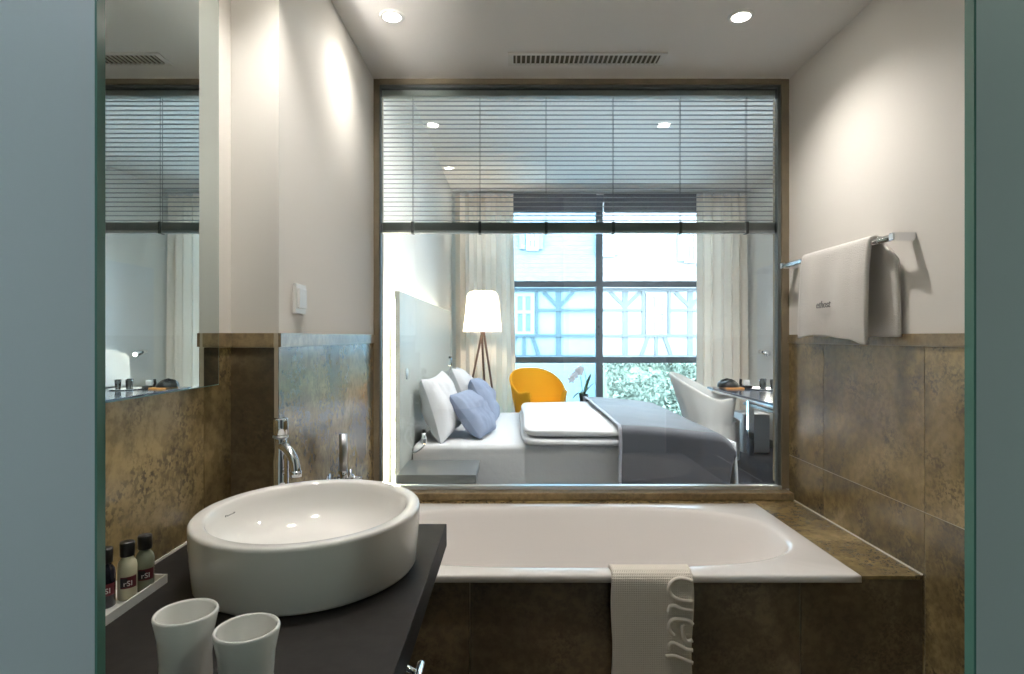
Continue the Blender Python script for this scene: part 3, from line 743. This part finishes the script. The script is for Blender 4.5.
# pillows
def pillow(w, h, t, seed, pinch=.10):
    b = MB()
    def fn(sgn):
        def f(u, v):
            a, c = 2*u-1, 2*v-1
            ox = a*(w/2)*(1 - pinch*(1-c*c)*a*a); oy = c*(h/2)*(1 - pinch*(1-a*a)*c*c)
            th = t/2*((1-a*a)*(1-c*c))**.42
            th += t*.10*noise.noise(Vector((a*2.5+seed, c*2.5, seed)))*(1-a*a)*(1-c*c)*1.6
            th += t*.10*noise.noise(Vector((a*7, c*2+seed, 3)))*(1-abs(a)**4)*(1-abs(c)**4)
            return (ox, oy, sgn*th)
        return f
    b.grid(fn(1), 28, 28); b.grid(fn(-1), 28, 28); return b
def place_pillow(name, label, m, w, h, t, seed, loc, lean, yaw=0, roll=0, group=None, pinch=.1):
    b = pillow(w, h, t, seed, pinch)
    # local X = bed width (y), local Y = up, Z = thickness (towards foot, +x)
    M_ = Matrix.Translation(loc) @ Matrix.Rotation(yaw, 4, 'Z') @ Matrix.Rotation(-lean, 4, 'Y') @ Matrix(((0,0,1,0),(1,0,0,0),(0,1,0,0),(0,0,0,1))) @ Matrix.Rotation(roll, 4, 'Z')
    bb = MB(); bb.v = [M_ @ v for v in b.v]; bb.f = b.f; bb.m = b.m; bb.sm = b.sm
    o = build(name, bb, m); tag(o, label, 'pillow', group); return o
place_pillow('pillow', 'plump white pillow leaning on the headboard nearest the bathroom window', LINEN, .66, .46, .22, 1.3, (-.515, 4.16, ZM+.222), .30, -.10, .03, 'white bed pillows')
place_pillow('pillow', 'plump white pillow leaning on the headboard on the curtain side', LINEN, .66, .46, .20, 4.1, (-.42, 4.98, ZM+.238), .40, .05, -.04, 'white bed pillows')
place_pillow('cushion', 'blue-grey cushion propped before the white pillow, facing the bathroom', BLUEPIL, .42, .37, .19, 2.2, (-.285, 4.18, ZM+.162), .66, -.22, .0, 'blue-grey cushions on the bed', .02)
place_pillow('cushion', 'blue-grey cushion propped behind the other blue cushion', BLUEPIL, .44, .40, .18, 6.2, (-.24, 4.80, ZM+.190), .50, .0, -.05, 'blue-grey cushions on the bed', .02)

# slipcovered tub chairs
def tub_chair(loc, face, m, label):
    t = thing('tub_chair', label, 'armchair', loc, 'slipcovered tub chairs')
    base = Matrix.Translation(loc) @ Matrix.Rotation(face, 4, 'Z')     # local +x is the way the chair faces
    def hgt(th):     # th = 0 front .. pi back
        k = abs(th)/PI
        k2 = min(1, max(0, (k-.36)/.60)); s = k2*k2*(3-2*k2)
        flick = .022*math.exp(-((k-.26)/.08)**2)
        return .665 + .255*s + flick
    def rad(th, z):
        back = (abs(th)/PI)
        lean = max(0, z-.42)*(.10+.22*max(0, -math.cos(th)))
        skirt = .02*max(0, (.42-z)/.42)
        fl = .03*math.exp(-((back-.24)/.07)**2)*max(0, (z-.45)/.25)
        return .275 + lean + skirt + fl
    TH = math.radians(318)/2; 
    def pt(th, r, z): 
        return base @ Vector((-r*math.cos(PI-th) if False else r*math.cos(th), 1.04*r*math.sin(th), z))
    gap = math.radians(40)
    def shell(u, v):      # u around from +gap to 2pi-gap ; v outer bottom -> top -> inner down
        th = gap + (2*PI-2*gap)*u; tw = th if th <= PI else th-2*PI
        hh = hgt(tw)
        if v < .62:
            k = v/.62; z = .05 + (hh-.05)*k
            wr = .006*math.sin(th*15)*(1-k) + .005*noise.noise(Vector((th*3, z*6, 1)))
            r = rad(tw, z) + wr
        elif v < .72:
            k = (v-.62)/.10; z = hh + .012*math.sin(k*PI); r = rad(tw, hh) - .030*k
        else:
            k = (v-.72)/.28; z = hh + (.42-hh)*k; r = rad(tw, z) - .030 - .02*k
        return pt(th, r, z)
    build('cover', MB().grid(shell, 90, 46), m, t)
    b = MB()
    for s in (1, -1):
        def fr(u, v, s=s):
            hh = hgt(gap); z = .05 + (hh-.05)*v; return pt(s*gap, rad(gap, z) - .05*u, z)
        b.grid(fr, 2, 12)
    def front(u, v):
        th = -gap + 2*gap*u; z = .05 + .40*v; return pt(th, .275 + .006*math.sin(u*18), z)
    b.grid(front, 24, 8)
    build('front_skirt', b, m, t)
    def seat(u, v):
        th = 2*PI*u; r = .262*v; return pt(th, r, .45 + .03*math.sqrt(max(0, 1-v**4)))
    build('seat_cushion', MB().grid(seat, 40, 8, cu=True), m, t)
    for a in (45, 135, 225, 315):
        p = pt(math.radians(a), .22, 0); build('leg', MB().cyl(p, p+Vector((0,0,.12)), .012), CHROME, t)
tub_chair((.315, 6.72, 0), math.radians(-72), ORANGE, 'orange slipcovered tub armchair beside the window')
tub_chair((2.085, 6.06, 0), math.radians(-22), WCOVER, 'white slipcovered tub armchair drawn up to the desk')

# floor lamp
lx, ly = WX(482.5, 7.0), 7.0
fl = thing('floor_lamp', 'tripod floor lamp with pleated white shade and dark wooden legs', 'floor lamp', (lx, ly, 0))
zt0, zt1 = WZ(332, ly), WZ(291.5, ly)
def shf(u, v):
    a = 2*PI*u; k = v; r = .235 + (.175-.235)*k**.9 ; r += .004*math.sin(a*34)
    if v > .93: r -= .03*((v-.93)/.07)**2
    return (lx + r*math.cos(a), ly + r*math.sin(a), zt0 + (zt1-zt0)*v)
SHADE = cloth('lamp_shade_cloth', (.92, .88, .80), .65, (80, .1, .001))
build('lamp_shade', MB().grid(shf, 280, 12, cu=True), SHADE, fl, recalc=False)
for a, rr in ((200, .30), (320, .30), (80, .30)):
    a = math.radians(a)
    build('leg', MB().tube([(lx + rr*math.cos(a), ly + rr*math.sin(a), 0), (lx + .03*math.cos(a+2.6), ly + .03*math.sin(a+2.6), zt0+.16)], [.010, .015], 12), BROWNW, fl)
build('hub', MB().cyl((lx, ly, zt0+.12), (lx, ly, zt0+.17), .035), BROWNW, fl)
build('bulb', MB().lathe([(0,0),(.03,.01),(.04,.05),(.03,.085),(0,.10)], (lx, ly, zt0+.18), 20), emit('bulb_glow', (1,.86,.68), 420), fl)

# side table with orchid
tx_, ty_ = .93, 6.98
st = thing('side_table', 'low round dark side table between orange armchair and window', 'side table', (tx_, ty_, 0))
zt2 = WZ(404, ty_)
build('table_top', MB().lathe([(0,-.02),(.235,-.02),(.24,-.015),(.24,-.004),(.236,0),(0,0)], (tx_, ty_, zt2), 48), DESKM, st)
build('pedestal', MB().cyl((tx_, ty_, .01), (tx_, ty_, zt2-.02), .025), CHROME, st)
build('foot', MB().lathe([(0,.015),(.16,.012),(.17,0),(0,0)], (tx_, ty_, 0), 40), CHROME, st)
ox, oy = WX(583.5, 6.95), 6.93
orc = thing('potted_orchid', 'white orchid in a black pot on the round side table', 'orchid', (ox, oy, zt2))
build('pot', MB().lathe([(0,0),(.040,0),(.060,.12),(.063,.125),(.057,.125),(.053,.11),(0,.11)], (ox, oy, zt2), 32), POT, orc)
def leafmb(c, d, L, w, rise, droop):
    d = Vector(d).normalized(); s = Vector((-d.y, d.x, 0))
    def f(u, v):
        ww = w*math.sin(PI*min(.98, .08+u*.92))**.6*(v-.5)*2
        p = Vector(c) + d*L*u + s*ww + Vector((0,0, rise*u - droop*u*u + .3*abs(ww)))
        return p
    return MB().grid(f, 12, 5)
for d, L, r_, dr in (((1,-.2,0),.16,.26,.10), ((-1,-.3,0),.14,.10,.14), ((.6,.8,0),.15,.2,.12), ((-.3,-1,0),.14,.14,.12), ((.9,.5,0),.11,.30,.05)):
    build('leaf', leafmb((ox,oy,zt2+.115), d, L, .028, r_, dr), GREEN, orc, solid=.003)
def flower(p, parent, s=.052):
    b = MB(); p = Vector(p)
    for k in range(5):
        a = k*2*PI/5 + .3
        def f(u, v, a=a):
            r = s*u; ww = s*.62*math.sin(PI*min(1, .12+u*.88))*(v-.5)
            return p + Vector((r*math.cos(a)-ww*math.sin(a), -.012 + .012*u*u, r*math.sin(a)+ww*math.cos(a)))
        b.grid(f, 7, 5)
    build('flower', b, PETAL, parent, solid=.002)
s1 = smooth_path([(ox-.01, oy, zt2+.11), (ox-.03, oy, zt2+.28), (ox-.045, oy-.01, zt2+.38), (ox-.09, oy-.02, zt2+.42), (ox-.14, oy-.03, zt2+.36)])
s2 = smooth_path([(ox+.01, oy, zt2+.11), (ox+.03, oy, zt2+.26), (ox+.01, oy, zt2+.40), (ox-.03, oy-.01, zt2+.43)])
for s_ in (s1, s2): build('stem', MB().tube(s_, .004, 8), GREEN, orc)
for q in ((-.135,-.03,.335), (-.105,-.03,.36), (-.07,-.03,.415), (-.045,-.03,.39), (-.035,-.02,.43), (-.15,-.03,.30)):
    flower((ox+q[0], oy+q[1], zt2+q[2]), orc)

# desk and what is on it
dk = thing('desk', 'long dark glossy wall desk with chrome legs', 'desk', (2.6, 5.3, 0))
dx0 = 2.19; dy0, dy1 = 3.9, 6.50; dz = CZ-.56
build('desk_top', MB().box(dx0, BX1-.001, dy0, dy1, dz-.028, dz), DESKM, dk, bevel=.003)
build('edge_strip', MB().box(dx0-.003, dx0, dy0, dy1, dz-.034, dz-.020), ALU, dk)
build('under_frame', MB().box(dx0+.37, dx0+.40, dy0+.1, dy1-.1, dz-.19, dz-.16).box(BX1-.06, BX1-.02, dy0+.1, dy1-.1, dz-.19, dz-.16), DARKMETAL, dk)
for y in (4.1, 6.25):
    for x in (dx0+.385, BX1-.05): build('leg', MB().box(x-.03, x+.03, y-.03, y+.03, 0, dz-.028), CHROME, dk, bevel=.003)
cb = thing('minibar_cabinet', 'low white cabinet standing on the floor under the desk end', 'cabinet', (2.75, 6.6, 0))
build('cabinet_body', MB().box(2.60, 2.90, 6.52, 6.86, .0, WZ(413, 6.6)), P('pale_grey_lacquer', (.62,.64,.68), .4), cb, bevel=.004)
build('door', MB().box(2.603, 2.897, 6.504, 6.518, .02, WZ(413, 6.6)-.005), P('pale_grey_lacquer', (.62,.64,.68), .4), cb, bevel=.002)
pn = tag(build('wall_panel', MB().box(BX1-.03, BX1, 4.3, 7.15, dz+.01, WZ(268.5, 7.15)), P('panel_white', (.76,.79,.82), .35), bevel=.003), 'large flat white panel on the bedroom wall above the desk', 'wall panel')
wl = thing('wall_lamp', 'small chrome swivel lamp on the white panel above the desk', 'wall lamp', (BX1-.03, 6.80, CZ-.19))
zl = WZ(353, 6.8)
build('arm', MB().tube([(BX1-.03, 6.80, zl-.02), (BX1-.08, 6.80, zl)], .008), CHROME, wl)
build('lamp_head', MB().tube([(BX1-.12, 6.86, zl+.015), (BX1-.10, 6.80, zl+.01), (BX1-.08, 6.72, zl-.01)], [.022, .03, .034], 20), CHROME, wl)
l = bpy.data.lights.new('beam', 'SPOT'); l.energy = 20; l.spot_size = math.radians(112); l.spot_blend = .4; l.color = (1,.93,.8); l.shadow_soft_size = .02
o = bpy.data.objects.new('wall_lamp_beam', l); C.objects.link(o); o.parent = wl
o.location = Vector((BX1-.09, 6.70, zl-.015)) - Vector(wl.location); o.rotation_euler = Vector((.10, -1, -.85)).to_track_quat('-Z', 'Y').to_euler()
# black bag
bgx, bgy = WX(728, 6.3), 6.3
bg = thing('black_bag', 'soft black leather bag resting on an orange book on the desk', 'bag', (bgx, bgy, dz))
def bagf(u, v):
    a = 2*PI*u; ph = PI/2*v
    r = math.cos(ph)**.7
    return (bgx + .115*r*math.cos(a), bgy + .11*r*math.sin(a), dz+.016 + .075*math.sin(ph)**.9*(1+.15*math.sin(3*a)))
build('bag_body', MB().grid(bagf, 40, 14, cu=True), BLACK, bg)
build('handle', MB().tube(smooth_path([(bgx-.06,bgy,dz+.08),(bgx-.02,bgy-.02,dz+.105),(bgx+.05,bgy-.01,dz+.08)]), .006, 8), BLACK, bg)
tag(build('orange_book', MB().box(bgx-.06, bgx+.13, bgy-.13, bgy+.10, dz, dz+.016), P('book_orange', (.75,.35,.10), .5), bevel=.002), 'thin orange book lying under the black bag', 'book')
# telephone
px_, py_ = WX(745, 6.3), 6.30
ph_ = thing('desk_telephone', 'small dark desk telephone with white handset on the desk', 'telephone', (px_, py_, dz))
build('phone_base', MB().box(px_-.05, px_+.06, py_-.06, py_+.06, dz, dz+.03), BLACK, ph_, bevel=.006)
build('handset', MB().tube(smooth_path([(px_-.045,py_,dz+.10),(px_-.05,py_,dz+.05),(px_-.04,py_,dz+.03)]), .014, 10), BLACK, ph_)
build('screen', MB().box(px_-.015, px_+.05, py_-.01, py_+.01, dz+.03, dz+.09), WHITEPL, ph_, bevel=.004)
# glasses and kettle tray
TG = glass('drinking_glass', (.92,.95,.96), 1.6, .02, 2.2)
tg = tag(build('serving_tray', MB().lathe([(0,.0),(.15,0),(.16,.012),(.152,.012),(.145,.006),(0,.006)], (2.70, 6.15, dz), 40), P('silver_tray', (.8,.8,.8), .25, 1)), 'round silver tray holding drinking glasses on the desk', 'tray')
for k, (dx_, dy_, lab) in enumerate(((-.06, -.05, 'drinking glass on the silver tray closest to the chair'), (.05, -.06, 'drinking glass on the silver tray closest to the wall panel'), (0, .06, 'drinking glass at the back of the silver tray'))):
    tag(build('drinking_glass', MB().lathe([(0,.007),(.026,.007),(.033,.11),(.031,.11),(.024,.012),(0,.012)], (2.70+dx_, 6.15+dy_, dz), 24), TG), lab, 'glass', 'drinking glasses on the desk')

# ================================================================== OUTSIDE
FY = 22.0
struct('exterior_ground', MB().box(-30, 40, BY1+.3, 60, -1.2, -1.0), P('paving_pale', (.45,.46,.46), .9))
FW = P('facade_render', (.19,.19,.187), .9, vary=(1.5, .05)); TIM = P('facade_timber', (.055,.062,.066), .8, vary=(3,.1))
SHUT = P('facade_window_frame', (.19,.193,.193), .6); PN = P('facade_window_glass', (.09,.10,.11), .3)
fa = thing('timber_framed_house', 'pale half-timbered house seen through the bedroom window', 'house', (3.5, FY+1, -1))
def FX(px): return WX(px, FY)
def FZ(py): return WZ(py, FY)
build('wall', MB().box(-12, 20, FY, FY+1.5, -1, FZ(286)), FW, fa)
UP = P('upper_wall_tiles', (.15,.137,.135), .85, vary=(6, .12))
b = MB(); z = FZ(286); k = 0
while z < FZ(120):
    b.box(-12.3, 20.3, FY-.12+k*.004, FY+1.5, z, z+.165); z += .17; k += 1
build('tiled_upper_wall', b, UP, fa)
build('eaves_board', MB().box(-12.3, 20.3, FY-.3, FY, FZ(288.5), FZ(285)), SHUT, fa)
b = MB(); w = .13; nb = [0]
def beam(p, q, ww=w):
    x0, z0, x1, z1 = FX(p[0]), FZ(p[1]), FX(q[0]), FZ(q[1])
    d = Vector((x1-x0, 0, z1-z0)); n = Vector((-d.z, 0, d.x)).normalized()*ww/2
    A_ = Vector((x0, 0, z0)); B2 = Vector((x1, 0, z1)); vs = []
    nb[0] += 1
    for yy in (FY-.05-.0011*nb[0], FY+.02):
        for p_ in (A_+n, B2+n, B2-n, A_-n): vs.append((p_.x, yy, p_.z))
    b.add(vs, [(0,1,2,3), (7,6,5,4), (0,4,5,1), (1,5,6,2), (2,6,7,3), (3,7,4,0)])
for c in (494, 558.5, 625, 690, 756, 820, 430):
    beam((c, 289), (c, 356), .20)
    beam((c-1, 306), (c-15, 292), .14); beam((c+1, 306), (c+15, 292), .14)
for c in (524, 656, 788, 460):
    beam((c-13, 289), (c-13, 336), .10); beam((c+13, 289), (c+13, 336), .10)
    beam((c, 336), (c, 356), .12); beam((c-8, 336), (c-15, 356), .14); beam((c+8, 336), (c+15, 356), .14)
for s0, s1 in ((430, 447), (473, 511), (537, 643), (669, 775), (801, 830)):
    beam((s0, 310), (s1, 310), .09)
beam((400, 335.5), (840, 335.5), .10); beam((400, 357), (840, 357), .16); beam((400, 290), (840, 290), .10)
build('timber_frame', b, TIM, fa)
def fwin(px0, px1, py0, py1, yy):
    x0, x1, z0, z1 = FX(px0), FX(px1), FZ(py1), FZ(py0)
    g = build('window', MB().box(x0, x1, yy-.02, yy+.01, z0, z1), PN, fa)
    bb2 = MB(); f = .10; xm = (x0+x1)/2; zm = z0 + (z1-z0)*.55
    for q in ((x0-.05, x0+f, z0, z1), (x1-f, x1+.05, z0, z1), (xm-.06, xm+.06, z0, z1)): bb2.box(q[0], q[1], yy-.08, yy, q[2], q[3])
    for zz in (z0, zm, z1): bb2.box(x0-.05, x1+.05, yy-.085, yy-.001, zz-.06, zz+.06)
    build('window_frame', bb2, SHUT, g)
for c in (524, 656, 788): fwin(c-9, c+9, 295, 333, FY)
for a_, b_2, y0, y1 in ((527, 537, 232, 250), (602, 612, 232, 256), (684, 695, 232, 262)):
    fwin(a_, b_2, y0, y1, FY-.16)
    build('shutter', MB().box(FX(b_2)+.05, FX(b_2)+.22, FY-.24, FY-.12, FZ(y1), FZ(y0)).box(FX(a_)-.30, FX(a_)-.08, FY-.24, FY-.12, FZ(y1), FZ(y0)), P('shutter_blue', (.12,.145,.15), .7), fa)
# garden wall to the left, ivy bank to the right
struct('exterior_garden_wall', MB().box(-12, WX(600, 17), 17.0, 17.3, -1, WZ(364, 17)), P('garden_wall', (.13,.15,.16), .9))
b = MB(); rnd = random.Random(4)
for i in range(9000):
    x = 2.66 + 7*rnd.random(); k = rnd.random(); z = -1 + (1.58+.03*math.sin(x*2)+.05*rnd.random())*k; y = 15.2 + 1.6*k + .35*noise.noise(Vector((x*1.6, z*1.6, 0))) + .2*rnd.random()
    s = .05 + .05*rnd.random(); q = Matrix.Rotation(rnd.random()*6.3, 3, 'Z') @ Matrix.Rotation(rnd.uniform(-1.1,.5)+PI/2*.6, 3, 'X')
    vs = [q @ Vector(p) + Vector((x, y, z)) for p in ((0,-s,0), (s*.7,0,.02), (0,s,0), (-s*.7,0,.02))]
    b.add(vs, [(0,1,2,3)])
IVY = cloth('ivy_leaf', (.15,.185,.15), .3)
o = build('ivy', b, IVY, recalc=False); tag(o, 'dense green ivy bank below the half-timbered house', 'ivy', kind='stuff')
struct('exterior_bank', MB().prism([(15.5, -1), (17.2, -1), (17.2, .50), (16.9, .50)], lambda a, c, t: (t, a, c), 2.66, 12), P('bank_soil', (.10,.13,.09), .9))

# ------------------------------------------------------------------ sky and camera
w = bpy.data.worlds.new('sky'); bpy.context.scene.world = w; w.use_nodes = True
bgN = w.node_tree.nodes['Background']
bgN.inputs[0].default_value = (.66, .86, 1.0, 1); bgN.inputs[1].default_value = 20
pl = bpy.data.lights.new('window_portal', 'AREA'); pl.shape = 'RECTANGLE'; pl.size = wx1-wx0; pl.size_y = wz1; pl.cycles.is_portal = True
po = bpy.data.objects.new('window_portal', pl); po.location = ((wx0+wx1)/2, BY1+.12, wz1/2); po.rotation_euler = (-PI/2, 0, 0); C.objects.link(po)

cam = bpy.data.cameras.new('camera'); co = bpy.data.objects.new('camera', cam); C.objects.link(co)
co.location = (0, 0, CZ); co.rotation_euler = (PI/2, 0, 0)
cam.sensor_width = 36; cam.lens = F/1024*36; cam.shift_x = -1/1024; cam.clip_start = .02; cam.clip_end = 200
sc = bpy.context.scene; sc.camera = co
sc.view_settings.view_transform = 'Standard'; sc.view_settings.look = 'None'; sc.view_settings.exposure = .55; sc.view_settings.gamma = 1
sc.view_settings.use_curve_mapping = False
sc.cycles.max_bounces = 10; sc.cycles.diffuse_bounces = 5; sc.cycles.glossy_bounces = 6; sc.cycles.transparent_max_bounces = 16; sc.cycles.transmission_bounces = 8
sc.cycles.sample_clamp_indirect = 6; sc.cycles.caustics_reflective = False; sc.cycles.caustics_refractive = False
